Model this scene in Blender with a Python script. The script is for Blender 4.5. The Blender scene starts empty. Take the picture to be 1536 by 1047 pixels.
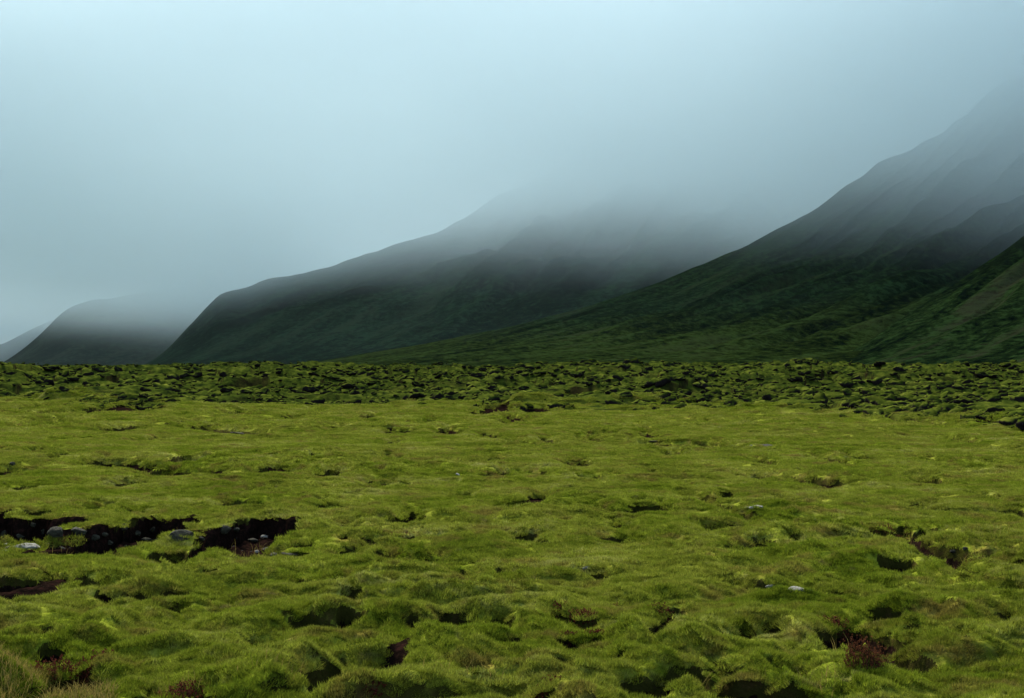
import bpy, math, random
import numpy as np
from mathutils import Vector, Matrix, Euler

R = math.radians
scene = bpy.context.scene
COL = scene.collection

# ------------------------------------------------------------------ camera
CAM_H = 2.0
F = 2133.0            # focal length in photo pixels (50 mm on a 36 mm wide film, 1536 px)
HOR = 550.0           # eye level row in the photograph
cam_d = bpy.data.cameras.new('camera')
cam_d.lens = 50.0; cam_d.sensor_width = 36.0; cam_d.sensor_fit = 'HORIZONTAL'
cam_d.clip_start = 0.1; cam_d.clip_end = 30000.0
cam = bpy.data.objects.new('camera', cam_d); COL.objects.link(cam)
cam.location = (0, 0, CAM_H)
cam.rotation_euler = (R(90) + math.atan((HOR - 523.5) / F), 0, 0)
scene.camera = cam

# ------------------------------------------------------------------ world and sun (overcast, sun behind thin cloud ahead to the left)
SUN_EL, SUN_AZ = 40.0, -21.0        # azimuth from the view direction (+y), negative = to the left
world = bpy.data.worlds.new('World'); scene.world = world; world.use_nodes = True
wn = world.node_tree; wn.nodes.clear()
out = wn.nodes.new('ShaderNodeOutputWorld'); bg = wn.nodes.new('ShaderNodeBackground')
sky = wn.nodes.new('ShaderNodeTexSky'); sky.sky_type = 'NISHITA'; sky.sun_disc = False
sky.sun_elevation = R(SUN_EL); sky.sun_rotation = R(SUN_AZ)
sky.air_density = 1.0; sky.dust_density = 1.5; sky.ozone_density = 3.0
hs = wn.nodes.new('ShaderNodeHueSaturation'); hs.inputs['Saturation'].default_value = 0.9
wn.links.new(sky.outputs[0], hs.inputs['Color']); wn.links.new(hs.outputs[0], bg.inputs[0])
bg.inputs[1].default_value = 0.11
wn.links.new(bg.outputs[0], out.inputs[0])

sun_d = bpy.data.lights.new('sun', 'SUN'); sun_d.energy = 3.2; sun_d.angle = R(10); sun_d.color = (1.0, 0.95, 0.86)
sun = bpy.data.objects.new('sun', sun_d); COL.objects.link(sun)
sd = Vector((math.sin(R(SUN_AZ)) * math.cos(R(SUN_EL)), math.cos(R(SUN_AZ)) * math.cos(R(SUN_EL)), math.sin(R(SUN_EL))))
sun.rotation_euler = sd.to_track_quat('Z', 'Y').to_euler()

vs = scene.view_settings
vs.view_transform = 'Standard'; vs.look = 'None'; vs.gamma = 1.0; vs.exposure = 1.75
scene.render.engine = 'CYCLES'
cy = scene.cycles
cy.max_bounces = 10; cy.diffuse_bounces = 2; cy.glossy_bounces = 1; cy.transmission_bounces = 2
cy.volume_bounces = 8; cy.transparent_max_bounces = 8
cy.volume_max_steps = 256
cy.pixel_filter_type = 'BLACKMAN_HARRIS'; cy.filter_width = 1.5
cy.use_denoising = True; cy.denoising_prefilter = 'ACCURATE'; cy.use_adaptive_sampling = False
cy.caustics_reflective = False; cy.caustics_refractive = False

# ------------------------------------------------------------------ numpy noise
_rng = np.random.RandomState(7)
_PERM = np.concatenate([_rng.permutation(512)] * 2).astype(np.int32)
_ANG = _rng.rand(512) * 2 * np.pi
_GX, _GY = np.cos(_ANG).astype(np.float32), np.sin(_ANG).astype(np.float32)

def pn(x, y, seed=0):
    x = np.asarray(x, np.float64); y = np.asarray(y, np.float64)
    xf = np.floor(x); yf = np.floor(y)
    xi = (xf.astype(np.int64) + seed * 37) & 511; yi = (yf.astype(np.int64) + seed * 91) & 511
    dx = (x - xf).astype(np.float32); dy = (y - yf).astype(np.float32)
    u = dx * dx * dx * (dx * (dx * 6 - 15) + 10); v = dy * dy * dy * (dy * (dy * 6 - 15) + 10)
    def g(ix, iy, ax, ay):
        h = _PERM[_PERM[ix & 511] + (iy & 511)]
        return _GX[h] * ax + _GY[h] * ay
    a = g(xi, yi, dx, dy); b = g(xi + 1, yi, dx - 1, dy)
    c = g(xi, yi + 1, dx, dy - 1); d = g(xi + 1, yi + 1, dx - 1, dy - 1)
    return (a + u * (b - a)) * (1 - v) + (c + u * (d - c)) * v

def fbm(x, y, seed=0, octv=4, gain=0.5, lac=2.03):
    s = 0; a = 1.0
    for o in range(octv):
        s = s + a * pn(x, y, seed + o); x = x * lac; y = y * lac; a *= gain
    return s

def sstep(a, b, t):
    t = np.clip((t - a) / (b - a), 0, 1); return t * t * (3 - 2 * t)

# ------------------------------------------------------------------ ground shape (metres; camera stands at the origin, +y ahead)
def gp(px, py):
    y = CAM_H * F / (py - HOR); return (px - 768.0) / F * y, y

# hollows in the moss: centre line (points read off the photograph, put onto the plain), opening, how bare the walls are
HOLLOWS = [
    ([(-70, 793), (60, 796), (200, 797), (330, 800), (405, 797)], 46, 1.0, 0.6),
    ([(255, 822), (268, 826)], 20, 1.0, 0.9), ([(380, 823), (440, 828)], 15, 1.0, 0.9), ([(10, 812), (95, 808)], 13, 1.0, 0.5),
    ([(140, 689), (190, 691)], 6, 1, 1), ([(205, 693), (225, 695)], 7, 1, 1), ([(235, 697), (290, 702)], 12, 1, 1), ([(312, 700), (328, 702)], 7, .8, 1),
    ([(195, 722), (210, 722)], 7, 1, 1), ([(395, 698), (450, 700)], 5, 1, 1), ([(490, 702), (510, 703)], 7, 1, 1), ([(345, 753), (400, 755)], 6, 1, .8),
    ([(0, 704), (20, 706)], 13, .6, 1),
    ([(640, 834), (712, 838)], 13, .9, 1), ([(755, 851), (850, 849), (910, 852)], 12, .9, 1), ([(515, 824), (530, 825)], 10, .8, 1), ([(565, 825), (590, 827)], 12, .5, .9),
    ([(440, 862), (490, 866), (520, 868)], 15, .8, 1), ([(10, 869), (38, 867)], 10, 1, 1), ([(195, 890), (240, 893)], 12, .4, .9), ([(255, 880), (275, 883)], 14, .5, .9), ([(100, 868), (150, 872)], 8, .3, 1),
    ([(450, 930), (495, 942)], 13, .9, 1), ([(110, 922), (125, 928)], 12, 1, .9), ([(70, 938), (80, 938)], 7, 1, .8), ([(382, 955), (415, 962)], 9, 1, .8), ([(75, 972), (93, 976)], 12, 1, .8),
    ([(70, 1008), (105, 1003), (135, 1020)], 34, 1, 1), ([(270, 1025), (265, 1050)], 48, 1, 1),
    ([(487, 1003), (530, 1000)], 30, .9, 1), ([(540, 1003), (585, 993)], 24, .9, 1), ([(420, 1030), (440, 1027)], 12, .9, .8),
    ([(760, 963), (775, 960)], 9, .5, 1), ([(670, 915), (700, 915)], 14, .7, .9), ([(745, 920), (755, 917)], 15, .5, .9), ([(755, 866), (768, 867)], 11, .8, .9), ([(692, 858), (710, 869)], 8, .8, .9),
    ([(830, 912), (880, 920), (925, 922)], 13, .9, .6), ([(850, 959), (860, 961)], 12, 1, .5), ([(880, 954), (900, 956)], 10, 1, .4), ([(840, 983), (850, 984)], 8, 1, .8), ([(980, 922), (1012, 922)], 15, 1, .35),
    ([(965, 1013), (1040, 1003)], 22, .9, .9), ([(1080, 1020), (1130, 1030), (1190, 1037), (1265, 1042)], 32, 1, 1), ([(985, 1016), (940, 1024)], 12, .9, .8), ([(780, 1040), (830, 1044)], 16, .9, .6),
    ([(1070, 866), (1100, 868)], 12, .5, .9), ([(1120, 875), (1180, 879), (1225, 881)], 12, 1, .9), ([(1255, 884), (1268, 886)], 9, 1, .8),
    ([(1320, 787), (1375, 795)], 14, .8, .8), ([(1395, 812), (1440, 822)], 22, .8, .9), ([(1415, 838), (1470, 842)], 24, 1, 1), ([(1500, 817), (1540, 822)], 12, 1, .8), ([(1335, 841), (1362, 843)], 12, 1, .9), ([(1490, 838), (1530, 839)], 10, 1, .7), ([(1262, 781), (1275, 781)], 7, .7, 1),
    ([(1235, 945), (1290, 948), (1325, 953)], 18, 1, .7), ([(1345, 955), (1360, 957)], 10, 1, .8), ([(1290, 962), (1325, 975)], 24, 1, .8), ([(1330, 988), (1380, 984)], 16, .9, .9), ([(1240, 970), (1260, 969)], 8, .8, .8), ([(1370, 932), (1440, 940)], 14, .6, .9), ([(1320, 920), (1335, 923)], 14, .7, .9), ([(1365, 891), (1400, 893)], 9, .6, .9),
    ([(1075, 753), (1110, 755)], 5, 1, 1), ([(1185, 713), (1260, 716)], 7, 1, 1), ([(1130, 712), (1160, 713)], 6, .8, .9), ([(1392, 686), (1415, 687)], 7, 1, 1), ([(1240, 683), (1246, 688)], 8, 1, .9), ([(1375, 720), (1395, 716)], 6, .8, 1), ([(1480, 742), (1505, 746)], 5, .8, .9), ([(1515, 768), (1536, 765)], 9, .9, .9), ([(1365, 758), (1385, 758)], 5, 1, .6),
    ([(960, 660), (1000, 661), (1090, 664)], 6, .9, 1), ([(960, 757), (990, 761)], 8, .8, .9), ([(750, 749), (795, 746)], 11, .5, .8), ([(800, 742), (815, 742)], 5, 1, .5), ([(560, 803), (625, 804)], 8, 1, .4), ([(690, 739), (700, 738)], 7, .9, .8), ([(735, 708), (752, 707)], 7, .7, .9), ([(880, 709), (896, 709)], 5, 1, .7), ([(790, 703), (808, 707)], 6, .8, .8), ([(668, 642), (684, 643)], 6, .9, .9), ([(730, 649), (745, 650)], 4, .9, .9), ([(870, 653), (890, 653)], 4, .9, .9), ([(855, 690), (875, 691)], 6, .9, .7), ([(770, 662), (800, 662)], 4, .9, .9),
    ([(85, 634), (100, 634)], 4, .9, .9), ([(180, 637), (215, 641)], 5, .9, .9), ([(300, 638), (400, 648)], 4, .6, .7), ([(0, 635), (10, 635)], 4, .9, .9), ([(340, 617), (390, 618)], 4, .8, .9),
    ([(610, 763), (620, 762)], 7, .7, .9), ([(515, 779), (530, 780)], 7, .6, .9), ([(600, 779), (620, 780)], 10, .4, .8), ([(775, 803), (800, 803)], 6, .7, .9), ([(905, 804), (960, 806)], 6, .5, .8), ([(1020, 811), (1045, 813)], 8, .8, .9), ([(1140, 816), (1160, 816)], 6, .8, .8),
    ([(215, 862), (218, 862)], 7, 1, .8), ([(75, 852), (80, 852)], 6, 1, .8), ([(310, 850), (322, 855)], 10, .6, .8), ([(275, 855), (290, 857)], 7, .8, .8), ([(150, 893), (175, 897)], 8, 1, .5), ([(255, 903), (275, 905)], 6, .9, .4),
    ([(530, 855), (505, 862)], 10, .6, .9), ([(520, 905), (535, 910)], 10, .8, .9), ([(530, 888), (534, 893)], 9, .9, .8), ([(555, 945), (565, 938)], 12, .7, .9), ([(620, 930), (628, 932)], 8, .8, .9), ([(1095, 940), (1120, 945)], 12, .5, .9), ([(1155, 938), (1165, 942)], 9, .7, .9), ([(920, 972), (935, 973)], 8, .5, .8), ([(1420, 898), (1425, 898)], 6, .8, .8), ([(1500, 922), (1520, 920)], 10, .5, .8), ([(1170, 1000), (1200, 1003)], 14, .5, .9),
]
_cr = random.Random(21)
for _ in range(110):
    _x, _y = _cr.uniform(-60, 1600), 608 + 215 * _cr.random() ** 1.5
    _l = _cr.uniform(6, 42) * (0.6 + (_y - 600) / 300)
    HOLLOWS.append(([(_x, _y), (_x + _l, _y + _cr.uniform(-1.5, 2.5))], _cr.uniform(1.0, 4.0), _cr.choice((.5, .8, 1)), 0.9))
_HW = []                                    # filled below, once the cushions they lie in are known

def lava_edge(x, y):
    az = np.degrees(np.arctan2(x, y))
    return np.interp(az, [-40, -20, -10, 0, 12, 20, 40], [88, 76, 69, 63, 53, 45, 40])

def ground(x, y, detail=True):
    """height, bare-soil amount, lava-field amount"""
    x = np.asarray(x, np.float64); y = np.asarray(y, np.float64)
    shp = x.shape; x = x.ravel(); y = y.ravel()
    r = np.hypot(x, y)
    lava = sstep(0, 1, (r - lava_edge(x, y) + 14 * pn(x / 11, y / 16, 50) + 6 * pn(x / 3, y / 4, 51)) / 12.0)
    z = 0.10 * pn(x / 11, y / 11, 1) + 0.05 * pn(x / 4.3, y / 4.3, 2)
    near = np.interp(r, [8, 11, 16, 24, 40], [0.80, 0.68, 0.44, 0.33, 0.26])
    # moss cushions, rounded tops with creases between them
    wx = x + 0.35 * pn(x / 1.1, y / 1.1, 3); wy = y + 0.35 * pn(x / 1.1, y / 1.1, 4)
    c1 = np.abs(pn(wx / 1.25, wy / 1.05, 5)); c2 = np.abs(pn(wx / 0.55, wy / 0.5, 6)); c3 = np.abs(pn(wx / 0.24, wy / 0.22, 7))
    rough = 0.45 + 0.55 * sstep(-0.25, 0.3, pn(x / 5.5, y / 5.5, 8)) 
    rough = np.maximum(rough, 1 - sstep(9.5, 13, r))
    cush = 0.52 * np.minimum(c1, 0.38) + 0.30 * np.minimum(c2, 0.4) * (0.5 + c1 * 2) + 0.09 * c3
    z = z + near * rough * cush * (1 - 0.5 * lava)
    z = z + 0.012 * pn(x / 0.09, y / 0.09, 9) * (1 - lava)
    soil = np.zeros_like(z)
    # random small holes where creases meet
    hole = sstep(0.10, 0.03, c1 + 0.6 * c2 + 0.10 * pn(x / 0.8, y / 0.8, 10) + 0.02) * (1 - lava)
    z = z - 0.08 * hole * near; soil = np.maximum(soil, 0.5 * hole)
    hole2 = sstep(0.42, 0.56, pn(x / 1.7, y / 2.3, 11) + 0.35 * pn(x / 0.5, y / 0.6, 12)) * (1 - lava)
    z = z - 0.12 * hole2; soil = np.maximum(soil, 0.9 * hole2)
    # the named hollows
    n1 = pn(x / 0.33, y / 0.6, 13); n2 = pn(x / 0.11, y / 0.2, 14); n3 = pn(x / 1.3, y / 2.0, 15)
    for g, ax, ay, depth, so in _HW:
        gx0 = min(q[0] for q in g) - 2.4 * ax; gx1 = max(q[0] for q in g) + 2.4 * ax
        gy0 = min(q[1] for q in g) - 2.4 * ay; gy1 = max(q[1] for q in g) + 2.4 * ay
        m = np.nonzero((x > gx0) & (x < gx1) & (y > gy0) & (y < gy1))[0]
        if not len(m): continue
        X = x[m] / ax; Y = y[m] / ay
        best = np.full(len(m), 9.0)
        for a, b in zip(g[:-1], g[1:]):
            a0, a1, b0, b1 = a[0] / ax, a[1] / ay, b[0] / ax, b[1] / ay
            L = (b0 - a0) ** 2 + (b1 - a1) ** 2 + 1e-9
            t = np.clip(((X - a0) * (b0 - a0) + (Y - a1) * (b1 - a1)) / L, 0, 1)
            best = np.minimum(best, np.hypot(X - a0 - t * (b0 - a0), Y - a1 - t * (b1 - a1)))
        d = best + min(0.42, 0.22 / ay) * n1[m] + min(0.25, 0.07 / ay) * n2[m] + (0.6 if ay > 1.5 and len(g) > 3 else 0.3) * n3[m]
        if ay > 1.5 and len(g) > 3: d = d + 0.8 * sstep(0.08, 0.30, pn(x[m] / 0.85, y[m] / 5.0, 70)) * sstep(19.5, 17.5, y[m] + 1.5 * n3[m])   # tongues of moss reach in
        sd_ = 0.0 if ay > 1.5 and len(g) > 3 else 0.22
        k = sd_ * sstep(1.7, 0.95, d) + (1 - sd_) * sstep(1.02, 0.68 if sd_ else 0.88, d)
        floor_bumps = 0.06 * np.abs(n1[m]) + 0.04 * n2[m] if depth > 0.25 else 0.0
        z[m] = z[m] * (1 - 0.6 * k) - k * depth + k * floor_bumps
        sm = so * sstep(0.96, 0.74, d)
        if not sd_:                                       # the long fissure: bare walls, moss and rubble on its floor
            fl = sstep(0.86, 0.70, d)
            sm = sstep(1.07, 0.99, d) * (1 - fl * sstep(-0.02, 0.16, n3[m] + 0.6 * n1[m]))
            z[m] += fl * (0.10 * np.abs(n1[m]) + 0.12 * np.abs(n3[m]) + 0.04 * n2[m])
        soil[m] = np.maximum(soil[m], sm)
    # the rough moss-grown lava field beyond the plain
    rise = sstep(60, 230, r) * 0.85
    mound = 1.5 * np.abs(fbm(x / 21, y / 17, 20, 2)) + 0.75 * np.abs(pn(x / 7.5, y / 6.5, 22))
    clump = 0.55 * np.abs(pn(x / 2.1, y / 2.4, 23)) + 0.40 * np.abs(pn(x / 0.95, y / 1.1, 24)) + 0.16 * pn(x / 0.4, y / 0.4, 25)
    tr = sstep(0.07, 0.25, pn(x / 9.0, y / 4.2, 26) + 0.4 * pn(x / 2.4, y / 1.8, 27))
    wob = 0.35 * pn(x / 2.2, y / 2.2, 29)
    plat = 0.65 * sstep(-0.04, 0.05, pn(x / 15, y / 10, 30) + 0.3 * wob) + 0.45 * sstep(0.0, 0.10, pn(x / 5.5, y / 4.6, 31) + wob) + 0.55 * sstep(0.05, 0.14, pn(x / 34, y / 16, 32) + 0.15 * wob)
    lz = rise - 0.55 + plat + 0.6 * mound + 0.5 * clump - 0.3 * tr + 1.2 * pn(x / 30, y / 60, 28)
    fade = 1 - 0.6 * sstep(260, 480, r)
    z = z + lava * (rise + fade * np.interp(r, [45, 75, 125], [0.2, 0.5, 1.0]) * (lz - rise))
    soil = np.maximum(soil, lava * 0.45 * tr * fade)
    z = z - 12.0 * sstep(900, 4000, r)
    return z.reshape(shp), soil.reshape(shp), lava.reshape(shp)

_RAYS = np.concatenate([np.arange(4.5, 30, 0.02), np.arange(30, 130, 0.1)])
def on_ground(px, py):
    """the point of the ground seen at a photo pixel"""
    y = _RAYS; x = (px - 768.0) / F * y
    z = ground(x, y)[0]
    hit = np.nonzero(CAM_H - (py - HOR) / F * y <= z)[0]
    k = hit[0] if len(hit) else len(y) - 1
    return float(x[k]), float(y[k]), float(z[k])

_new = []
for pts, th, soil, dep in HOLLOWS:
    th = th + (1 if pts[0][1] > 830 else 4 if pts[0][1] > 770 else 6)
    g = [on_ground(*p)[:2] for p in pts]
    ym = float(np.mean([q[1] for q in g]))
    ax = th * (1.3 if len(pts) < 3 else 0.8) * ym / F                 # half width sideways
    ay = max(0.5 * th * ym * ym / (CAM_H * F), ax * 0.8)
    depth = dep * (1.15 * th * ym / F + 0.06)
    _new.append((g, ax, ay, depth, soil))
_HW.extend(_new)

# ------------------------------------------------------------------ mesh helpers
def grid_mesh(name, X, Y, Z, close=False, attrs=None, smooth=True):
    nr, nc = X.shape
    idx = np.arange(nr * nc).reshape(nr, nc)
    nxt = np.roll(idx, -1, axis=1) if close else idx[:, 1:]
    cur = idx if close else idx[:, :-1]
    q = np.stack([cur[:-1], nxt[:-1], nxt[1:], cur[1:]], -1).reshape(-1, 4)
    me = bpy.data.meshes.new(name)
    me.vertices.add(nr * nc)
    me.vertices.foreach_set('co', np.stack([X, Y, Z], -1).astype(np.float32).ravel())
    me.loops.add(q.size); me.polygons.add(len(q))
    me.polygons.foreach_set('loop_start', np.arange(0, q.size, 4, dtype=np.int32))
    me.loops.foreach_set('vertex_index', q.astype(np.int32).ravel())
    me.update(calc_edges=True)
    if smooth: me.polygons.foreach_set('use_smooth', np.ones(len(q), bool))
    for k, v in (attrs or {}).items():
        a = me.attributes.new(k, 'FLOAT', 'POINT'); a.data.foreach_set('value', v.astype(np.float32).ravel())
    me.validate()
    return me

def link(name, me, parent=None, **props):
    o = bpy.data.objects.new(name, me); COL.objects.link(o)
    if parent: o.parent = parent
    for k, v in props.items(): o[k] = v
    return o

# ------------------------------------------------------------------ materials
def new_mat(name):
    m = bpy.data.materials.new(name); m.use_nodes = True
    nt = m.node_tree; nt.nodes.clear()
    return m, nt
class NT:
    def __init__(s, nt): s.nt = nt
    def n(s, t, **kw):
        nd = s.nt.nodes.new(t)
        for k, v in kw.items(): setattr(nd, k, v)
        return nd
    def l(s, a, b): s.nt.links.new(a, b)
    def noise(s, vec, scale, detail=3, rough=0.5, dim='3D'):
        nd = s.n('ShaderNodeTexNoise'); nd.inputs['Scale'].default_value = scale
        nd.inputs['Detail'].default_value = detail; nd.inputs['Roughness'].default_value = rough
        if vec is not None: s.l(vec, nd.inputs['Vector'])
        return nd.outputs['Fac']
    def ramp(s, fac, stops):
        nd = s.n('ShaderNodeValToRGB'); el = nd.color_ramp.elements
        while len(el) > 1: el.remove(el[-1])
        el[0].position = stops[0][0]; el[0].color = tuple(stops[0][1]) + (1,)
        for p, c in stops[1:]:
            e = el.new(p); e.color = tuple(c) + (1,)
        s.l(fac, nd.inputs[0]); return nd.outputs[0]
    def mr(s, v, a, b, c=0.0, d=1.0, kind='SMOOTHSTEP'):
        nd = s.n('ShaderNodeMapRange', interpolation_type=kind)
        for i, q in enumerate((a, b, c, d)): nd.inputs[i + 1].default_value = q
        s.l(v, nd.inputs[0]); return nd.outputs[0]
    def math(s, op, a, b=None):
        nd = s.n('ShaderNodeMath', operation=op)
        for i, q in enumerate((a, b)):
            if q is None: continue
            if isinstance(q, (int, float)): nd.inputs[i].default_value = q
            else: s.l(q, nd.inputs[i])
        return nd.outputs[0]
    def mix(s, f, a, b):
        nd = s.n('ShaderNodeMix', data_type='RGBA')
        for i, q in ((0, f), (6, a), (7, b)):
            if isinstance(q, (int, float)): nd.inputs[i].default_value = q
            elif isinstance(q, tuple): nd.inputs[i].default_value = q + (1,)
            else: s.l(q, nd.inputs[i])
        return nd.outputs[2]

MOSS_STOPS = [(0.32, (0.052, 0.080, 0.005)), (0.45, (0.110, 0.138, 0.009)), (0.56, (0.168, 0.186, 0.020)), (0.70, (0.255, 0.245, 0.070))]

def moss_colour(b, pos):
    big = b.noise(pos, 0.55, 4, 0.6); fine = b.noise(pos, 9.0, 3, 0.6)
    f = b.math('ADD', b.math('MULTIPLY', big, 0.62), b.math('MULTIPLY', fine, 0.38))
    c = b.ramp(f, MOSS_STOPS)
    br = b.noise(pos, 1.7, 4, 0.65)
    c = b.mix(b.mr(br, 0.50, 0.70, 0, 0.75), c, (0.130, 0.092, 0.022))
    c = b.mix(b.mr(b.noise(pos, 0.21, 3, 0.6), 0.42, 0.62, 0, 0.2), c, (0.190, 0.170, 0.030))   # yellower stretches
    return b.mix(b.mr(b.noise(pos, 3.6, 4, 0.7), 0.60, 0.72, 0, 0.45), c, (0.120, 0.092, 0.045))  # small dead grey-brown patches      # withered, brownish streaks

def ground_material():
    m, nt = new_mat('moss_ground'); b = NT(nt)
    o = b.n('ShaderNodeOutputMaterial'); p = b.n('ShaderNodeBsdfDiffuse')
    geo = b.n('ShaderNodeNewGeometry'); pos = geo.outputs['Position']
    moss = moss_colour(b, pos)
    soil_a = b.n('ShaderNodeAttribute', attribute_name='soil').outputs['Fac']
    lava_a = b.n('ShaderNodeAttribute', attribute_name='lava').outputs['Fac']
    # moss of the lava field is greener, with clumps; self-shading of absent fibres put in as darker colour
    lc = b.ramp(b.noise(pos, 1.3, 5, 0.65), [(0.35, (0.008, 0.014, 0.003)), (0.5, (0.030, 0.042, 0.005)), (0.66, (0.072, 0.084, 0.010))])
    moss = b.mix(lava_a, moss, lc)
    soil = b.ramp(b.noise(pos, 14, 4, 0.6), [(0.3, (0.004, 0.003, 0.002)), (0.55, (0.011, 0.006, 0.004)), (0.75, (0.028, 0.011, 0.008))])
    nz = b.n('ShaderNodeSeparateXYZ'); b.l(geo.outputs['True Normal'], nz.inputs[0])
    steep = b.mr(nz.outputs['Z'], 0.80, 0.55, 0, 1)
    sn = b.noise(pos, 22, 3, 0.6)
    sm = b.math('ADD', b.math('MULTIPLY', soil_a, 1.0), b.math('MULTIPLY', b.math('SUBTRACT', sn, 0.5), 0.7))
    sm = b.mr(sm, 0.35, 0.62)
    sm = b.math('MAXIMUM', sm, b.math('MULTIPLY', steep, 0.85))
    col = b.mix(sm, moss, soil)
    b.l(col, p.inputs['Color'])
    bump = b.n('ShaderNodeBump'); bump.inputs['Strength'].default_value = 0.9; bump.inputs['Distance'].default_value = 0.03
    h = b.math('ADD', b.noise(pos, 34, 4, 0.7), b.math('MULTIPLY', b.noise(pos, 6, 3, 0.6), 1.5))
    b.l(h, bump.inputs['Height']); b.l(bump.outputs[0], p.inputs['Normal'])
    b.l(p.outputs[0], o.inputs[0])
    return m

def moss_blade_material():
    m, nt = new_mat('moss_fibres'); b = NT(nt)
    o = b.n('ShaderNodeOutputMaterial')
    geo = b.n('ShaderNodeNewGeometry'); pos = geo.outputs['Position']
    c = moss_colour(b, pos)
    oi = b.n('ShaderNodeObjectInfo')
    hsv = b.n('ShaderNodeHueSaturation'); b.l(c, hsv.inputs['Color'])
    tint = b.n('ShaderNodeAttribute', attribute_name='tint').outputs['Fac']
    b.l(b.math('MULTIPLY', b.mr(oi.outputs['Random'], 0, 1, 0.8, 1.25, 'LINEAR'), b.mr(tint, 0, 1, 0.55, 1.6, 'LINEAR')), hsv.inputs['Value'])
    d = b.n('ShaderNodeBsdfDiffuse'); t = b.n('ShaderNodeBsdfTranslucent'); mx = b.n('ShaderNodeMixShader')
    b.l(hsv.outputs[0], d.inputs[0]); b.l(hsv.outputs[0], t.inputs[0]); mx.inputs[0].default_value = 0.25
    b.l(d.outputs[0], mx.inputs[1]); b.l(t.outputs[0], mx.inputs[2]); b.l(mx.outputs[0], o.inputs[0])
    return m

def hill_material(name, green, dark, scree, rot, sc=1.0, low=None, zlow=(0, 1), bare=0.3):
    m, nt = new_mat(name); b = NT(nt)
    o = b.n('ShaderNodeOutputMaterial'); p = b.n('ShaderNodeBsdfDiffuse')
    geo = b.n('ShaderNodeNewGeometry'); pos = geo.outputs['Position']
    mp = b.n('ShaderNodeMapping'); mp.inputs['Rotation'].default_value = (0, 0, rot)
    vr = b.n('ShaderNodeVectorRotate', rotation_type='Z_AXIS'); vr.inputs['Angle'].default_value = rot
    b.l(pos, vr.inputs['Vector'])
    st = b.n('ShaderNodeVectorMath', operation='MULTIPLY'); st.inputs[1].default_value = (0.0045 * sc, 0.034 * sc, 0.004 * sc)
    b.l(vr.outputs[0], st.inputs[0])
    streak = b.noise(st.outputs[0], 1.0, 5, 0.62)
    blot = b.noise(pos, 0.011 * sc, 5, 0.62); fine = b.noise(pos, 0.22 * sc, 4, 0.75)
    f = b.math('ADD', b.math('ADD', b.math('MULTIPLY', streak, 0.33), b.math('MULTIPLY', blot, 0.20)), b.math('MULTIPLY', fine, 0.47))
    c = b.ramp(f, [(0.43, dark), (0.50, tuple((u + v) / 2.4 for u, v in zip(dark, green))), (0.57, tuple(1.25 * q for q in green))])
    if low:                                            # greener moss on the gentle foot of the slope
        sz = b.n('ShaderNodeSeparateXYZ'); b.l(pos, sz.inputs[0])
        zz = b.math('ADD', sz.outputs['Z'], b.math('MULTIPLY', b.math('SUBTRACT', blot, 0.5), 40.0))
        cl = b.ramp(f, [(0.43, dark), (0.49, tuple(0.45 * q for q in low)), (0.57, tuple(1.15 * q for q in low))])
        c = b.mix(b.mr(zz, zlow[0], zlow[1], 1.0, 0.0), c, cl)
    s2 = b.math('MULTIPLY', b.mr(streak, 0.53, 0.60), b.mr(blot, 0.46, 0.56))
    c = b.mix(b.math('MULTIPLY', s2, bare), c, scree)
    b.l(c, p.inputs['Color'])
    bump = b.n('ShaderNodeBump'); bump.inputs['Strength'].default_value = 0.8; bump.inputs['Distance'].default_value = 3.0
    b.l(f, bump.inputs['Height']); b.l(bump.outputs[0], p.inputs['Normal'])
    b.l(p.outputs[0], o.inputs[0])
    return m

# ------------------------------------------------------------------ the plain: one sheet from underfoot to the horizon
def radii():
    r = [3.0]
    while r[-1] < 11000:
        q = r[-1]
        k = 0.012 if q < 6.2 else 0.0026 if q < 26 else 0.0036 if q < 60 else 0.0065 if q < 130 else 0.011 if q < 480 else 0.06
        r.append(q * (1 + k))
    return np.array(r)
_az = np.concatenate([np.linspace(-180, -30, 40, endpoint=False), np.linspace(-30, -23.5, 30, endpoint=False), np.linspace(-23.5, 23.5, 900, endpoint=False),
                      np.linspace(23.5, 30, 30, endpoint=False), np.linspace(30, 180, 40, endpoint=False)])
_r = radii()
AZ, RR = np.meshgrid(np.radians(_az), _r)
GX, GY = RR * np.sin(AZ), RR * np.cos(AZ)
GZ, GS, GL = ground(GX, GY)
GZ[0] = 0.0
GX[0] = 0; GY[0] = 0                       # close the sheet under the camera
M_GROUND = ground_material()
me = grid_mesh('ground', GX, GY, GZ, close=True, attrs={'soil': GS, 'lava': GL})
me.materials.append(M_GROUND)
link('ground', me, kind='structure')

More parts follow.
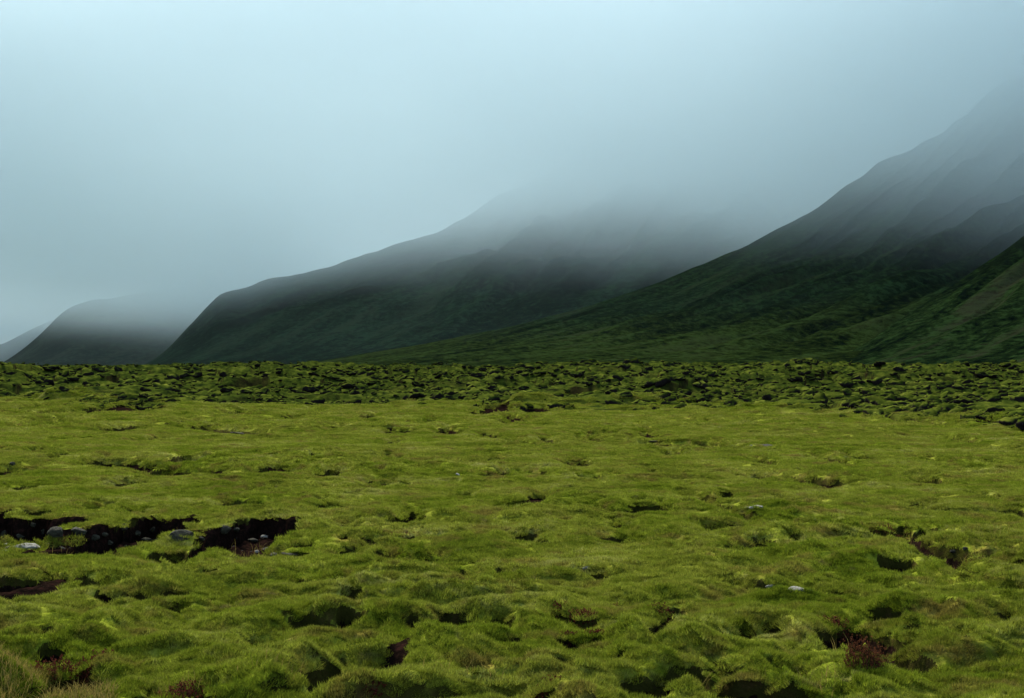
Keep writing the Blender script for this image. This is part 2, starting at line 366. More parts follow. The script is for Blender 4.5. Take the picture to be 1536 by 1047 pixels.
# ------------------------------------------------------------------ hills and mountains
def make_hill(name, table, r0, r1, rb, mat, p=1.6, az_n=260, r_n=200, rough=0.06, rot=0.0, gully=0.05, scale=1.0, seed=60, label=None, base=-8.0, extra=None):
    """table: (photo column, photo row) of the skyline; r0, r1, rb: foot, crest and back of the hill in metres by column"""
    cols = np.array([t[0] for t in table], float); rows = np.array([t[1] for t in table], float)
    px = np.linspace(cols[0], cols[-1], az_n)
    el = np.interp(px, cols, HOR - rows) / F
    k = np.ones(5) / 5; el = np.convolve(np.pad(el, 2, mode='edge'), k, 'valid')
    ip = lambda t: np.interp(px, [a for a, _ in t], [b for _, b in t])
    R0, R1, RB = ip(r0), ip(r1), ip(rb)
    az = np.arctan((px - 768) / F)
    H = CAM_H + R1 * el
    s = np.linspace(0, 1.5, r_n)[:, None]
    rr = np.where(s <= 1, R0 + (R1 - R0) * s, R1 + (RB - R1) * (s - 1) / 0.5)
    prof = np.where(s <= 1, np.minimum(s, 1) ** p, 1 - 0.75 * np.clip((s - 1) / 0.5, 0, 1) ** 1.3)
    A = np.broadcast_to(az, rr.shape)
    X = rr * np.tan(A); Y = rr * np.ones_like(X)
    Z = base * (1 - sstep(0, 0.12, s)) + prof * H
    c, sn = math.cos(rot), math.sin(rot)
    U = (X * c - Y * sn); V = (X * sn + Y * c)          # U runs up the fall line
    amp = H * (0.15 + 0.85 * sstep(0.05, 0.7, s)) * (1 - 0.6 * sstep(0.72, 1.0, s))     # the skyline itself stays smooth
    gl = np.abs(pn(V / (42 * scale), U / (420 * scale), seed)) + 0.5 * np.abs(pn(V / (17 * scale), U / (200 * scale), seed + 1))
    Z = Z + amp * gully * (gl - 0.35) * sstep(0.06, 0.3, s)
    Z = Z + amp * rough * fbm(X / (90 * scale), Y / (90 * scale), seed + 3, 5, 0.55)
    if extra is not None: Z = extra(X, Y, Z, rr, np.broadcast_to(px, rr.shape), s)
    me = grid_mesh(name, X, Y, Z); me.materials.append(mat)
    o = link(name, me, kind='structure')
    if label: o['label'] = label
    return o

M_NEAR = hill_material('hillside_moss', (0.0105, 0.023, 0.008), (0.0018, 0.0045, 0.0026), (0.022, 0.016, 0.010), R(-42), low=(0.026, 0.042, 0.009), zlow=(12, 42))
M_SPUR = hill_material('spur_moss', (0.019, 0.036, 0.009), (0.0020, 0.0045, 0.0028), (0.034, 0.025, 0.016), R(-42), 1.3, bare=0.5)
M_MID = hill_material('mountain_moss', (0.010, 0.024, 0.012), (0.0026, 0.0066, 0.0045), (0.018, 0.020, 0.012), R(-60), 0.55)
M_FAR = hill_material('far_mountain_moss', (0.012, 0.022, 0.015), (0.0045, 0.0085, 0.0070), (0.018, 0.020, 0.015), R(-60), 0.4)

make_hill('hillside', [(380, 551), (430, 549), (600, 522), (740, 495), (870, 462), (1000, 418), (1100, 372), (1200, 322), (1300, 262), (1400, 200), (1536, 105), (1750, -10), (2200, -40), (2600, 60)],
          [(380, 470), (900, 430), (1536, 400), (2600, 350)], [(380, 1000), (870, 1050), (1300, 1150), (1536, 1180), (2600, 1000)], [(380, 1500), (2600, 2200)],
          M_NEAR, p=1.75, az_n=340, r_n=240, rough=0.05, rot=R(-42), gully=0.24, seed=60, label='dark green mossy hillside rising into the low cloud')
make_hill('spur', [(1215, 551), (1290, 520), (1360, 472), (1430, 425), (1536, 350), (1700, 240), (1950, 150), (2300, 120), (2600, 300)],
          [(1215, 430), (1536, 360), (2600, 250)], [(1215, 560), (1536, 640), (2600, 600)], [(1215, 700), (1536, 1000), (2600, 1100)],
          M_SPUR, p=1.35, az_n=200, r_n=150, rough=0.05, rot=R(-42), gully=0.20, scale=0.6, seed=70, label='green streaked spur of the hillside running down to the lava field')
make_hill('mountain', [(170, 560), (225, 545), (258, 518), (285, 486), (302, 474), (318, 452), (338, 438), (356, 438), (400, 420), (424, 415), (470, 402), (550, 380), (585, 368), (640, 354), (720, 318), (820, 256), (950, 195), (1100, 135), (1400, 70), (1800, 60), (2300, 200)],
          [(170, 1500), (700, 1350), (2300, 1300)], [(170, 1900), (700, 2050), (2300, 2100)], [(170, 2400), (2300, 2900)],
          M_MID, p=1.15, az_n=320, r_n=180, rough=0.13, rot=R(-60), gully=0.13, scale=2.0, seed=80, label='dark craggy mountain with its top lost in cloud')
make_hill('far_mountain', [(-60, 575), (0, 547), (30, 527), (60, 500), (100, 458), (135, 448), (200, 441), (330, 425), (500, 400), (800, 340), (1100, 300), (1500, 420)],
          [(-60, 2500), (1500, 2500)], [(-60, 2950), (300, 3050), (1500, 3100)], [(-60, 3600), (1500, 3900)],
          M_FAR, p=1.1, az_n=240, r_n=110, rough=0.12, rot=R(-60), gully=0.09, scale=3.0, seed=90, label='grey flat topped far mountain with steep left shoulder')
make_hill('distant_ridge', [(-700, 420), (-400, 470), (-200, 500), (-60, 522), (0, 518), (40, 497), (80, 478), (140, 460), (300, 440), (500, 500)],
          [(-700, 3800), (500, 3800)], [(-700, 4300), (500, 4300)], [(-700, 5000), (500, 5000)],
          M_FAR, p=1.1, az_n=200, r_n=90, rough=0.05, rot=R(-60), gully=0.06, scale=4.0, seed=100, label='pale distant ridge almost hidden by cloud')

# ------------------------------------------------------------------ low cloud lying on the mountains
def low_cloud():
    x0, x1, y0, y1, z0, z1 = -5200, 5200, 430, 6500, -30, 430
    X = np.array([[x0, x1], [x0, x1]]); 
    v = [(x, y, z) for z in (z0, z1) for y in (y0, y1) for x in (x0, x1)]
    f = [(0, 2, 3, 1), (4, 5, 7, 6), (0, 1, 5, 4), (2, 6, 7, 3), (0, 4, 6, 2), (1, 3, 7, 5)]
    me = bpy.data.meshes.new('low_cloud'); me.from_pydata(v, [], f); me.update()
    m, nt = new_mat('cloud_vapour'); b = NT(nt)
    o = b.n('ShaderNodeOutputMaterial'); pv = b.n('ShaderNodeVolumePrincipled')
    geo = b.n('ShaderNodeNewGeometry'); pos = geo.outputs['Position']
    sp = b.n('ShaderNodeSeparateXYZ'); b.l(pos, sp.inputs[0])
    st = b.n('ShaderNodeVectorMath', operation='MULTIPLY'); st.inputs[1].default_value = (1 / 330, 1 / 330, 1 / 130)
    b.l(pos, st.inputs[0])
    nz = b.noise(st.outputs[0], 1.0, 3, 0.55)
    zz = b.math('ADD', sp.outputs['Z'], b.math('MULTIPLY', b.math('SUBTRACT', nz, 0.5), 120.0))
    low_near = b.math('MULTIPLY', b.mr(sp.outputs['Y'], 1150, 1800, 68.0, 0.0), b.math('MULTIPLY', b.mr(sp.outputs['X'], 40, 350), b.mr(sp.outputs['Z'], 215, 340, 1.0, 0.0)))   # hangs lower over the near hillside
    low_far = b.math('MULTIPLY', b.math('SUBTRACT', b.mr(sp.outputs['X'], -420, -120, 56.0, 0.0), b.mr(sp.outputs['X'], -900, -480, 52.0, 0.0)), b.mr(sp.outputs['Z'], 140, 270, 1.0, 0.0))                                                          # and over the shoulder of the middle mountain
    zz = b.math('ADD', zz, b.math('ADD', low_near, low_far))
    d = b.mr(zz, 72, 372, 0.0, 300.0, 'LINEAR')
    d = b.math('MULTIPLY', b.math('MULTIPLY', d, d), 2.6e-7)
    d = b.math('MULTIPLY', b.math('MINIMUM', d, 0.022), b.mr(sp.outputs['Z'], 215, 300, 1.0, 0.27))
    d = b.math('MULTIPLY', d, b.mr(sp.outputs['Y'], 430, 640, 0.0, 1.0))
    d = b.math('ADD', d, b.mr(sp.outputs['Y'], 3200, 4400, 1.8e-5, 1.6e-3))
    b.l(d, pv.inputs['Density'])
    pv.inputs['Color'].default_value = (0.62, 0.74, 0.77, 1); pv.inputs['Anisotropy'].default_value = 0.42
    b.l(pv.outputs[0], o.inputs['Volume'])
    me.materials.append(m)
    link('low_cloud', me, kind='stuff', label='grey low cloud hiding the mountain tops')
low_cloud()

# ------------------------------------------------------------------ moss fibres over the near plain
M_MOSS = moss_blade_material()
def tuft_mesh(name, n, rad, length, width, seed):
    g = np.random.RandomState(seed)
    a = g.rand(n) * 2 * np.pi; q = rad * np.sqrt(g.rand(n)); bx, by = q * np.cos(a), q * np.sin(a)
    ta = g.rand(n) * 2 * np.pi; tl = np.radians(5 + 60 * g.rand(n)); L = length * (0.5 + 0.8 * g.rand(n))
    dx, dy, dz = np.sin(tl) * np.cos(ta), np.sin(tl) * np.sin(ta), np.cos(tl)
    wa = g.rand(n) * 2 * np.pi; wx, wy = np.cos(wa) * width / 2, np.sin(wa) * width / 2
    z0 = -0.3 * length
    v = np.stack([np.stack([bx - wx, by - wy, np.full(n, z0)], -1), np.stack([bx + wx, by + wy, np.full(n, z0)], -1),
                  np.stack([bx + dx * L, by + dy * L, dz * L * 0.8], -1)], 1).reshape(-1, 3)
    me = bpy.data.meshes.new(name)
    me.from_pydata(v.tolist(), [], np.arange(3 * n).reshape(-1, 3).tolist()); me.update()
    t = me.attributes.new('tint', 'FLOAT', 'FACE'); t.data.foreach_set('value', g.rand(n).astype(np.float32))
    me.materials.append(M_MOSS)
    return me

def scatter(name, sources, pos, nrm, scl, label):
    n = len(pos)
    me = bpy.data.meshes.new(name + '_points'); me.vertices.add(n); me.vertices.foreach_set('co', pos.astype(np.float32).ravel())
    g = np.random.RandomState(3)
    for k, v in (('spin', g.rand(n) * 2 * np.pi), ('pick', g.randint(0, len(sources), n).astype(float))):
        a = me.attributes.new(k, 'FLOAT', 'POINT'); a.data.foreach_set('value', np.asarray(v, np.float32))
    a = me.attributes.new('scl', 'FLOAT_VECTOR', 'POINT'); a.data.foreach_set('vector', np.asarray(scl, np.float32).ravel())
    a = me.attributes.new('nrm', 'FLOAT_VECTOR', 'POINT'); a.data.foreach_set('vector', nrm.astype(np.float32).ravel())
    o = link(name, me, kind='stuff', label=label)
    ng = bpy.data.node_groups.new(name + '_nodes', 'GeometryNodeTree')
    ng.interface.new_socket('Geometry', in_out='INPUT', socket_type='NodeSocketGeometry')
    ng.interface.new_socket('Geometry', in_out='OUTPUT', socket_type='NodeSocketGeometry')
    N, L = ng.nodes, ng.links
    gi, go = N.new('NodeGroupInput'), N.new('NodeGroupOutput')
    m2p = N.new('GeometryNodeMeshToPoints'); L.new(gi.outputs[0], m2p.inputs[0])
    gti = N.new('GeometryNodeGeometryToInstance')
    for s in sources:
        so = bpy.data.objects.new(s.name, s)
        oi = N.new('GeometryNodeObjectInfo'); oi.inputs[0].default_value = so
        L.new(oi.outputs['Geometry'], gti.inputs[0])
    def attr(nm, t='FLOAT'):
        a = N.new('GeometryNodeInputNamedAttribute'); a.data_type = t; a.inputs[0].default_value = nm; return a.outputs[0]
    iop = N.new('GeometryNodeInstanceOnPoints'); L.new(m2p.outputs[0], iop.inputs['Points']); L.new(gti.outputs[0], iop.inputs['Instance'])
    iop.inputs['Pick Instance'].default_value = True
    L.new(attr('pick'), iop.inputs['Instance Index'])
    al = N.new('FunctionNodeAlignRotationToVector'); al.axis = 'Z'; L.new(attr('nrm', 'FLOAT_VECTOR'), al.inputs['Vector'])
    aa = N.new('FunctionNodeAxisAngleToRotation'); aa.inputs[0].default_value = (0, 0, 1); L.new(attr('spin'), aa.inputs[1])
    rr = N.new('FunctionNodeRotateRotation'); rr.rotation_space = 'LOCAL'; L.new(al.outputs[0], rr.inputs[0]); L.new(aa.outputs[0], rr.inputs[1])
    L.new(rr.outputs[0], iop.inputs['Rotation']); L.new(attr('scl', 'FLOAT_VECTOR'), iop.inputs['Scale'])
    L.new(iop.outputs[0], go.inputs[0])
    md = o.modifiers.new('scatter', 'NODES'); md.node_group = ng
    return o

def moss_points(r0, r1, per_m2, seed, half=24.5):
    g = np.random.RandomState(seed)
    area = R(2 * half) * (r1 * r1 - r0 * r0) / 2
    n = int(area * per_m2)
    a = R(half) * (2 * g.rand(n) - 1); r = np.sqrt(r0 * r0 + (r1 * r1 - r0 * r0) * g.rand(n))
    x, y = r * np.sin(a), r * np.cos(a)
    z, s, l = ground(x, y)
    e = 0.03
    zx, _, _ = ground(x + e, y); zy, _, _ = ground(x, y + e)
    nx, ny = (z - zx) / e, (z - zy) / e
    k = 1 / np.sqrt(nx * nx + ny * ny + 1)
    keep = (s + 0.35 * (g.rand(n) - 0.5) < 0.42) & (l < 0.97) & (k > 0.55)
    P = np.stack([x, y, z], -1)[keep]; Nn = np.stack([nx * k, ny * k, k + 0.25], -1)[keep]
    return P, Nn
zones = [(5.5, 13, 260, 1.0), (13, 26, 110, 1.45), (26, 48, 50, 2.1), (48, 98, 14, 3.8)]
PP, NN, SS = [], [], []
for i, (a, b_, d, s) in enumerate(zones):
    P, Nn = moss_points(a, b_, d, 40 + i)
    PP.append(P); NN.append(Nn); q = np.random.RandomState(i).uniform(0.75, 1.25, len(P)); SS.append(np.stack([s * q, s * q, s ** 0.4 * q], -1))
scatter('moss', [tuft_mesh('moss_tuft', 300, 0.075, 0.030, 0.0045, 11 + i) for i in range(4)], np.concatenate(PP), np.concatenate(NN), np.concatenate(SS),
        'yellow green woolly moss covering the plain')


# ------------------------------------------------------------------ moss-grown lava clumps of the rough field
def clump_material():
    m, nt = new_mat('mossy_lava'); b = NT(nt)
    o = b.n('ShaderNodeOutputMaterial'); d = b.n('ShaderNodeBsdfDiffuse')
    geo = b.n('ShaderNodeNewGeometry'); pos = geo.outputs['Position']
    oi = b.n('ShaderNodeObjectInfo')
    moss = b.ramp(b.noise(pos, 0.9, 4, 0.65), [(0.34, (0.010, 0.017, 0.003)), (0.5, (0.036, 0.048, 0.005)), (0.66, (0.092, 0.102, 0.013))])
    hsv = b.n('ShaderNodeHueSaturation'); b.l(moss, hsv.inputs['Color']); b.l(b.mr(oi.outputs['Random'], 0, 1, 0.7, 1.25, 'LINEAR'), hsv.inputs['Value'])
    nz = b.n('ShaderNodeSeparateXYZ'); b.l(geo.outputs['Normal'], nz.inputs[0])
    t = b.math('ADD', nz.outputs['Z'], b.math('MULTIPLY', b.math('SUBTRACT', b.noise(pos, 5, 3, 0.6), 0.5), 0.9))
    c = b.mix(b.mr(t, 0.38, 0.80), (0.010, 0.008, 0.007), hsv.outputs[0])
    b.l(c, d.inputs[0]); b.l(d.outputs[0], o.inputs[0])
    return m
M_CLUMP = clump_material()
def clump_mesh(name, seed):
    g = np.random.RandomState(seed)
    import bmesh
    bm = bmesh.new(); bmesh.ops.create_icosphere(bm, subdivisions=3, radius=0.5)
    off = g.rand(3) * 50
    for v in bm.verts:
        p = np.array(v.co); q = p * 2.6 + off
        n = float(pn(q[0] + q[2] * 0.7, q[1] - q[2] * 0.6, 3)) + 0.5 * float(pn(2.3 * q[0] - q[2], 2.3 * q[1] + 2 * q[2], 5))
        v.co = v.co * (1 + 0.55 * n + 0.16 * float(pn(6 * q[0] + 3 * q[2], 6 * q[1] - 4 * q[2], 8)))
        v.co.z = v.co.z * 0.75 if v.co.z > 0 else v.co.z * 0.5
    me = bpy.data.meshes.new(name); bm.to_mesh(me); bm.free()
    me.polygons.foreach_set('use_smooth', np.ones(len(me.polygons), bool))
    me.materials.append(M_CLUMP)
    return me
def lava_points(n, seed, half=25.0, ra=46.0, rb=420.0):
    g = np.random.RandomState(seed)
    a = R(half) * (2 * g.rand(n) - 1); r = ra * (rb / ra) ** g.rand(n) 
    x, y = r * np.sin(a), r * np.cos(a)
    z, s, l = ground(x, y)
    keep = (l > 0.25 + 0.6 * g.rand(n)) & (s < 0.3 + 0.4 * g.rand(n) ** 3) & (pn(x / 7, y / 6, 61) + 0.5 * pn(x / 2.5, y / 2.5, 62) > -0.25 + 0.45 * g.rand(n) - 0.15)
    x, y, z, r, l = x[keep], y[keep], z[keep], r[keep], l[keep]
    m = len(x)
    sz = (0.20 + 0.70 * g.rand(m) ** 3) * (0.8 + r / 260) * (0.35 + 0.65 * l)
    N_ = np.stack([0.35 * g.randn(m), 0.25 * g.randn(m), np.ones(m)], -1)
    return np.stack([x, y, z - 0.08 * sz], -1), N_, np.stack([sz, sz, sz * (0.45 + 0.55 * g.rand(m))], -1)
_p, _n, _s = lava_points(60000, 77)
scatter('lava_rubble', [clump_mesh('lava_clump', 5 + i) for i in range(6)], _p, _n, _s, 'rough moss grown lava rubble at the foot of the hills')


# ------------------------------------------------------------------ stones
import bmesh
def stone_material(name, dark, light, lichen):
    m, nt = new_mat(name); b = NT(nt)
    o = b.n('ShaderNodeOutputMaterial'); p = b.n('ShaderNodeBsdfPrincipled')
    tc = b.n('ShaderNodeTexCoord'); pos = b.n('ShaderNodeNewGeometry').outputs['Position']
    c = b.ramp(b.noise(pos, 16, 5, 0.65), [(0.3, dark), (0.7, light)])
    c = b.mix(b.mr(b.noise(pos, 26, 3, 0.6), 0.56, 0.66, 0, 0.8), c, lichen)
    b.l(c, p.inputs['Base Color']); p.inputs['Roughness'].default_value = 0.95; p.inputs['Specular IOR Level'].default_value = 0.05
    bump = b.n('ShaderNodeBump'); bump.inputs['Strength'].default_value = 0.8; bump.inputs['Distance'].default_value = 0.02
    b.l(b.noise(pos, 45, 4, 0.7), bump.inputs['Height']); b.l(bump.outputs[0], p.inputs['Normal'])
    b.l(p.outputs[0], o.inputs[0]); return m
M_STONE = stone_material('lava_stone', (0.013, 0.012, 0.007), (0.040, 0.038, 0.023), (0.075, 0.076, 0.042))
M_PALE = stone_material('pale_stone', (0.10, 0.095, 0.070), (0.24, 0.23, 0.18), (0.36, 0.35, 0.28))
def stone_mesh(seed, pale, flat):
    g = np.random.RandomState(seed)
    bm = bmesh.new(); bmesh.ops.create_icosphere(bm, subdivisions=3, radius=0.5)
    planes = []
    for _ in range(9):
        n = Vector(g.randn(3)); n.normalize(); planes.append((n, 0.27 + 0.17 * g.rand()))
    off = g.rand(2) * 40
    for v in bm.verts:
        for n, d in planes:
            t = v.co.dot(n) - d
            if t > 0: v.co -= n * t * 0.9
        k = 0.10 * float(pn(v.co.x * 5 + off[0] + v.co.z * 3, v.co.y * 5 + off[1] - v.co.z * 3, 2))
        v.co *= 1 + k
        v.co.z *= flat
    me = bpy.data.meshes.new('stone'); bm.to_mesh(me); bm.free()
    me.materials.append(M_PALE if pale else M_STONE)
    return me
_sid = [200]
def stone(px, py, w, flat, label, pale=False, group=None, deep=1.0, name='stone'):
    _sid[0] += 1
    x, y, z = on_ground(px, py)
    size = 0.85 * w * y / F
    o = link(name, stone_mesh(_sid[0], pale, flat), label=label, category='stone')
    g = np.random.RandomState(_sid[0])
    o.scale = (size * 1.12, size * deep, size)
    o.rotation_euler = (g.uniform(-.12, .12), g.uniform(-.12, .12), g.uniform(-.35, .35))
    o.location = (x, y + size * deep * 0.3, z + 0.16 * size * flat)
    if group: o['group'] = group
    return o
stone(84, 806, 30, 0.95, 'large rounded grey stone standing on the floor of the long fissure')
stone(66, 803, 17, 0.9, 'small round stone leaning on the large rounded stone in the fissure')
stone(113, 806, 36, 0.6, 'long low dark stone behind the large rounded stone in the fissure', deep=0.6)
stone(5, 806, 16, 1.2, 'narrow upright pale grey stone at the open end of the fissure')
stone(271, 809, 46, 0.5, 'broad mossy grey boulder under the dark fissure wall')
stone(334, 800, 26, 0.7, 'wedge shaped stone high against the fissure wall')
for px, py, w, fl in ((140, 812, 20, .6), (155, 806, 16, .5), (184, 812, 20, .7), (163, 818, 15, .8), (205, 808, 14, .8), (231, 800, 15, .9), (221, 815, 22, .6), (236, 812, 13, .7), (300, 812, 15, .6), (352, 811, 18, .5), (380, 812, 18, .5), (30, 809, 16, .7), (48, 800, 14, .7)):
    stone(px, py, w, fl, 'small grey lava stone on the floor of the long fissure', group='small stones on the fissure floor')
stone(32, 824, 56, 0.26, 'flat pale slab lying in the moss in front of the long fissure', True, deep=0.8)
stone(386, 829, 9, 0.8, 'small white stone at the end of the hollow in front of the fissure', True)
stone(413, 834, 19, 0.5, 'white oval stone in the short hollow in front of the fissure', True)
stone(434, 834, 28, 0.3, 'flat grey slab beside the white oval stone', deep=0.8)
stone(1192, 888, 34, 0.45, 'white weathered stone in the narrow crack of the moss', True, deep=0.7)
stone(1157, 884, 20, 0.45, 'small pale stone beside the white weathered stone in the crack', True)
stone(1214, 889, 17, 0.5, 'grey stone at the end of the crack beside the white stone')
stone(880, 856, 13, 0.7, 'single pale pebble in the long dark crack through the moss', True)
stone(1136, 764, 26, 0.4, 'pale broken stone in the thin crack on the far plain', True)
stone(1122, 763, 12, 0.4, 'pale fragment beside the broken stone in the thin crack', True)
stone(686, 714, 9, 0.8, 'tiny pale stone alone on the open moss', True)
stone(1150, 671, 50, 0.07, 'long flat grey slab level with the far moss', deep=1.5)
stone(975, 665, 38, 0.07, 'flat grey slab beside the long crack on the far moss', deep=1.5)
stone(356, 651, 26, 0.16, 'flat dark slab in the thin line of hollows near the lava field', deep=1.5)
stone(18, 698, 14, 0.6, 'grey stone half sunk in moss above the long fissure')
stone(1430, 832, 12, 0.7, 'dark stone in the deep mossy gully')
stone(1448, 826, 10, 0.7, 'light grey pebble in the deep mossy gully')

def fissure_rubble():
    g = np.random.RandomState(31)
    c = np.array(_HW[0][0]); ax, ay = _HW[0][1], _HW[0][2]
    n = 170
    x = g.uniform(c[:, 0].min() - 0.2, c[:, 0].max() + 0.3, n); y = np.interp(x, c[:, 0], c[:, 1]) + ay * g.uniform(-0.8, 0.85, n)
    z = ground(x, y)[0]
    k = z < -0.10
    x, y, z = x[k], y[k], z[k]; m = len(x)
    sz = 0.03 + 0.10 * g.rand(m) ** 2.5
    scatter('rubble', [stone_mesh(400 + i, i == 5, 0.30 + 0.05 * i) for i in range(6)], np.stack([x, y, z + 0.1 * sz], -1), np.stack([0.3 * g.randn(m), 0.3 * g.randn(m), np.ones(m)], -1),
            np.stack([sz * 1.3, sz, sz], -1), 'fine grey rubble strewn over the fissure floor')
fissure_rubble()

# ------------------------------------------------------------------ dwarf shrubs, dry grass
def leaf_material(name, c0, c1, tr=0.3):
    m, nt = new_mat(name); b = NT(nt)
    o = b.n('ShaderNodeOutputMaterial'); pos = b.n('ShaderNodeNewGeometry').outputs['Position']
    c = b.ramp(b.noise(pos, 60, 2, 0.6), [(0.35, c0), (0.65, c1)])
    d = b.n('ShaderNodeBsdfDiffuse'); t = b.n('ShaderNodeBsdfTranslucent'); mx = b.n('ShaderNodeMixShader'); mx.inputs[0].default_value = tr
    b.l(c, d.inputs[0]); b.l(c, t.inputs[0]); b.l(d.outputs[0], mx.inputs[1]); b.l(t.outputs[0], mx.inputs[2]); b.l(mx.outputs[0], o.inputs[0])
    return m
M_RED = leaf_material('rust_leaves', (0.048, 0.017, 0.008), (0.100, 0.038, 0.016))
M_MAROON = leaf_material('maroon_leaves', (0.040, 0.011, 0.007), (0.095, 0.028, 0.016))
M_TWIG = leaf_material('brown_twigs', (0.030, 0.014, 0.009), (0.060, 0.028, 0.016), 0.0)
M_STRAW = leaf_material('dry_grass', (0.095, 0.088, 0.015), (0.230, 0.165, 0.045))
def shrub(px, py, w, h, label, leafm, n_tw, n_leaf, group=None, depth=0.8, name='dwarf_shrub', upright=0.6):
    x, y, z = on_ground(px, py)
    W, H = 1.15 * w * y / F, (1.15 if upright < 0.9 else 1.0) * h * y / F
    g = np.random.RandomState(int(px * 7 + py))
    root = bpy.data.objects.new(name, None); COL.objects.link(root)
    root.location = (x, y + W * depth * 0.3, z - 0.01); root.empty_display_size = 0.1
    root['label'] = label; root['category'] = 'shrub'
    if group: root['group'] = group
    tv, tf, lv, lf = [], [], [], []
    for i in range(n_tw):
        a = g.rand() * 2 * np.pi; q = math.sqrt(g.rand())
        bx, by = 0.40 * W * q * math.cos(a), 0.40 * W * depth * q * math.sin(a)
        zb = float(ground(np.array([x + bx]), np.array([root.location.y + by]))[0][0]) - z
        out_ = np.array([bx, by]) / (W + 1e-6)
        L = H * g.uniform(0.55, 1.1) * (1.1 - 0.5 * q)
        d = Vector((out_[0] * (1.6 - upright) + 0.3 * g.randn() * (1.2 - upright), out_[1] + 0.3 * g.randn() * (1.2 - upright), upright + 0.3)).normalized()
        b0 = Vector((bx, by, zb - 0.015)); mid = b0 + d * L * 0.55 + Vector((0.05 * g.randn(), 0.05 * g.randn(), 0)) * L; tip = b0 + d * L + Vector((0.12 * g.randn(), 0.12 * g.randn(), 0.0)) * L
        wd = 0.0022; sx = Vector((math.cos(a + 1), math.sin(a + 1), 0)) * wd
        k = len(tv); tv += [b0 - sx, b0 + sx, mid + sx * .7, mid - sx * .7, tip]
        tf += [(k, k + 1, k + 2, k + 3), (k + 3, k + 2, k + 4)]
        for _ in range(n_leaf):
            t = g.uniform(0.15, 1.0); p = b0.lerp(mid, t / 0.55) if t < 0.55 else mid.lerp(tip, (t - 0.55) / 0.45)
            ld = Vector((g.randn(), g.randn(), 0.5 + g.rand())).normalized(); ls = ld.cross(Vector(g.randn(3))).normalized()
            ll = g.uniform(0.009, 0.018); k = len(lv)
            lv += [p, p + ld * ll * .5 + ls * ll * .3, p + ld * ll, p + ld * ll * .5 - ls * ll * .3]; lf.append((k, k + 1, k + 2, k + 3))
    for nm, v, f, mt in (('twigs', tv, tf, M_TWIG), ('leaves', lv, lf, leafm)):
        me = bpy.data.meshes.new(nm); me.from_pydata([tuple(q) for q in v], [], f); me.update(); me.materials.append(mt)
        c = link(nm, me, root, kind='stuff')
    return root
shrub(1300, 1004, 62, 48, 'rust red bushy dwarf shrub growing out of a dark hollow', M_RED, 170, 11, upright=0.95)
shrub(996, 930, 42, 15, 'square maroon heath cushion alone on the green moss', M_MAROON, 120, 12)
shrub(842, 916, 30, 11, 'maroon heath at the outer end of the forked hollow', M_MAROON, 70, 12)
shrub(876, 927, 46, 15, 'maroon heath in the middle of the forked hollow', M_MAROON, 110, 12)
shrub(926, 913, 30, 9, 'thin maroon heath on the upper branch of the forked hollow', M_MAROON, 60, 12)
shrub(853, 966, 24, 12, 'small dark maroon heath below the forked hollow', M_MAROON, 70, 12)
shrub(890, 961, 36, 10, 'low maroon heath strip below the forked hollow', M_MAROON, 70, 12)
shrub(593, 809, 70, 7, 'long thin strip of red heath on the open plain', M_MAROON, 120, 10)
shrub(1258, 958, 50, 20, 'maroon heath on the slope above the rust red shrub', M_MAROON, 110, 12)
shrub(85, 1018, 80, 26, 'brown heath filling the dark hollow beside the dry grass', M_MAROON, 150, 12)
shrub(130, 1036, 60, 24, 'reddish heath spilling from the dark hollow into the dry grass', M_MAROON, 120, 12)
shrub(275, 1046, 70, 26, 'dark heath at the bottom of the wide black hollow', M_MAROON, 120, 12)
shrub(815, 1046, 70, 16, 'maroon heath along the foot of a big moss cushion', M_MAROON, 110, 12)
shrub(1335, 797, 40, 12, 'orange brown heath on the lip of the mossy gully', M_RED, 80, 10)
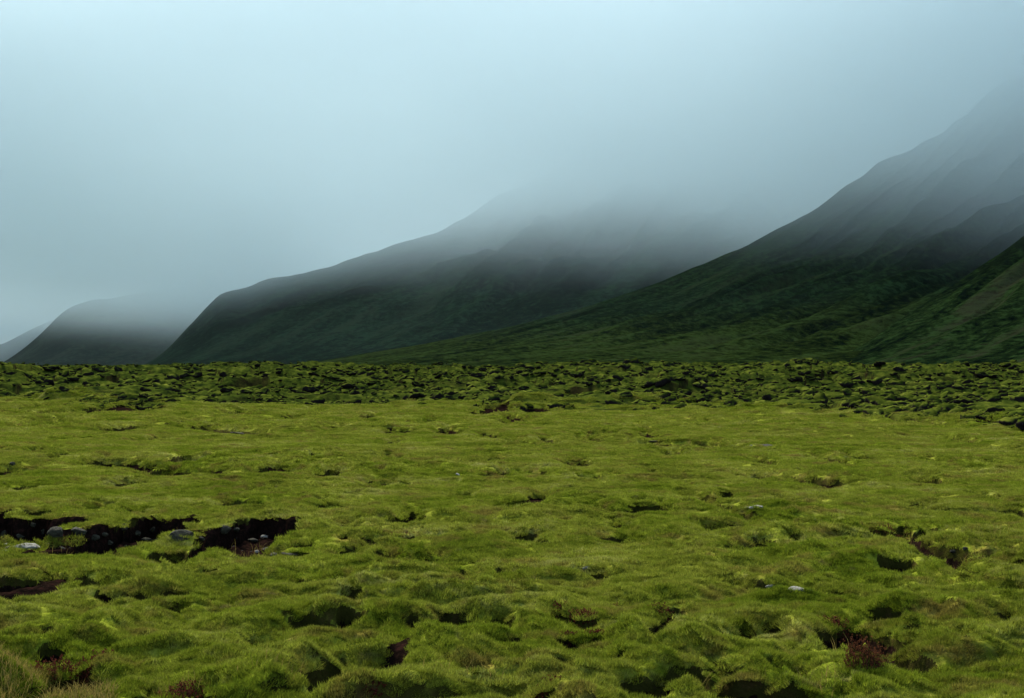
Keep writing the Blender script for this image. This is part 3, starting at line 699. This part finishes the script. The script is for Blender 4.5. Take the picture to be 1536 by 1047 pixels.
shrub(1455, 845, 50, 12, 'dark heath in the deepest part of the mossy gully', M_MAROON, 80, 10)
shrub(80, 815, 50, 10, 'brown heath on the near lip of the long fissure', M_MAROON, 90, 10)
shrub(555, 1041, 50, 10, 'small maroon heath patch at the foot of a pale moss crest', M_MAROON, 80, 12)

def grass():
    g = np.random.RandomState(9)
    spots = []
    for _ in range(8000):                                # the tussock at the edge of the dark hollow
        x0, y0 = gp(g.uniform(-190, 175), g.uniform(1000, 1120))
        lim = 1005 + max(0, (768 + F * x0 / y0)) * 0.26
        if HOR + CAM_H * F / y0 < lim + g.uniform(-6, 10): continue
        spots.append((x0, y0, g.uniform(0.05, 0.12)))
    for cx, cy, n, sp in ((190, 812, 50, 60), (100, 815, 40, 70), (285, 806, 40, 40), (370, 806, 40, 50), (1340, 800, 50, 30), (1440, 836, 50, 60), (1480, 812, 60, 45), (545, 1005, 14, 12), (1280, 1000, 30, 40), (700, 1046, 20, 60), (1100, 1040, 20, 80), (1230, 1040, 24, 40), (440, 1040, 25, 60), (270, 1040, 25, 40)):
        for _ in range(n):
            x0, y0 = gp(cx + g.randn() * sp * 0.5, cy + g.randn() * 4); spots.append((x0, y0, g.uniform(0.06, 0.16)))
    P = np.array(spots); Z = ground(P[:, 0], P[:, 1])[0]
    v, f = [], []
    for (x, y, L), z in zip(spots, Z):
        a = g.rand() * 6.283; w = 0.0016; sx, sy = math.cos(a) * w, math.sin(a) * w
        lx, ly = 0.5 * L * g.randn(), 0.4 * L * g.randn(); k = len(v)
        v += [(x - sx, y - sy, z - .02), (x + sx, y + sy, z - .02), (x + lx * .4 + sx, y + ly * .4 + sy, z + L * .6), (x + lx * .4 - sx, y + ly * .4 - sy, z + L * .6), (x + lx, y + ly, z + L * .95)]
        f += [(k, k + 1, k + 2, k + 3), (k + 3, k + 2, k + 4)]
    me = bpy.data.meshes.new('grass'); me.from_pydata(v, [], f); me.update(); me.materials.append(M_STRAW)
    link('grass', me, kind='stuff', label='straw coloured dry grass at the edge of the hollows')
grass()
print('scene built')
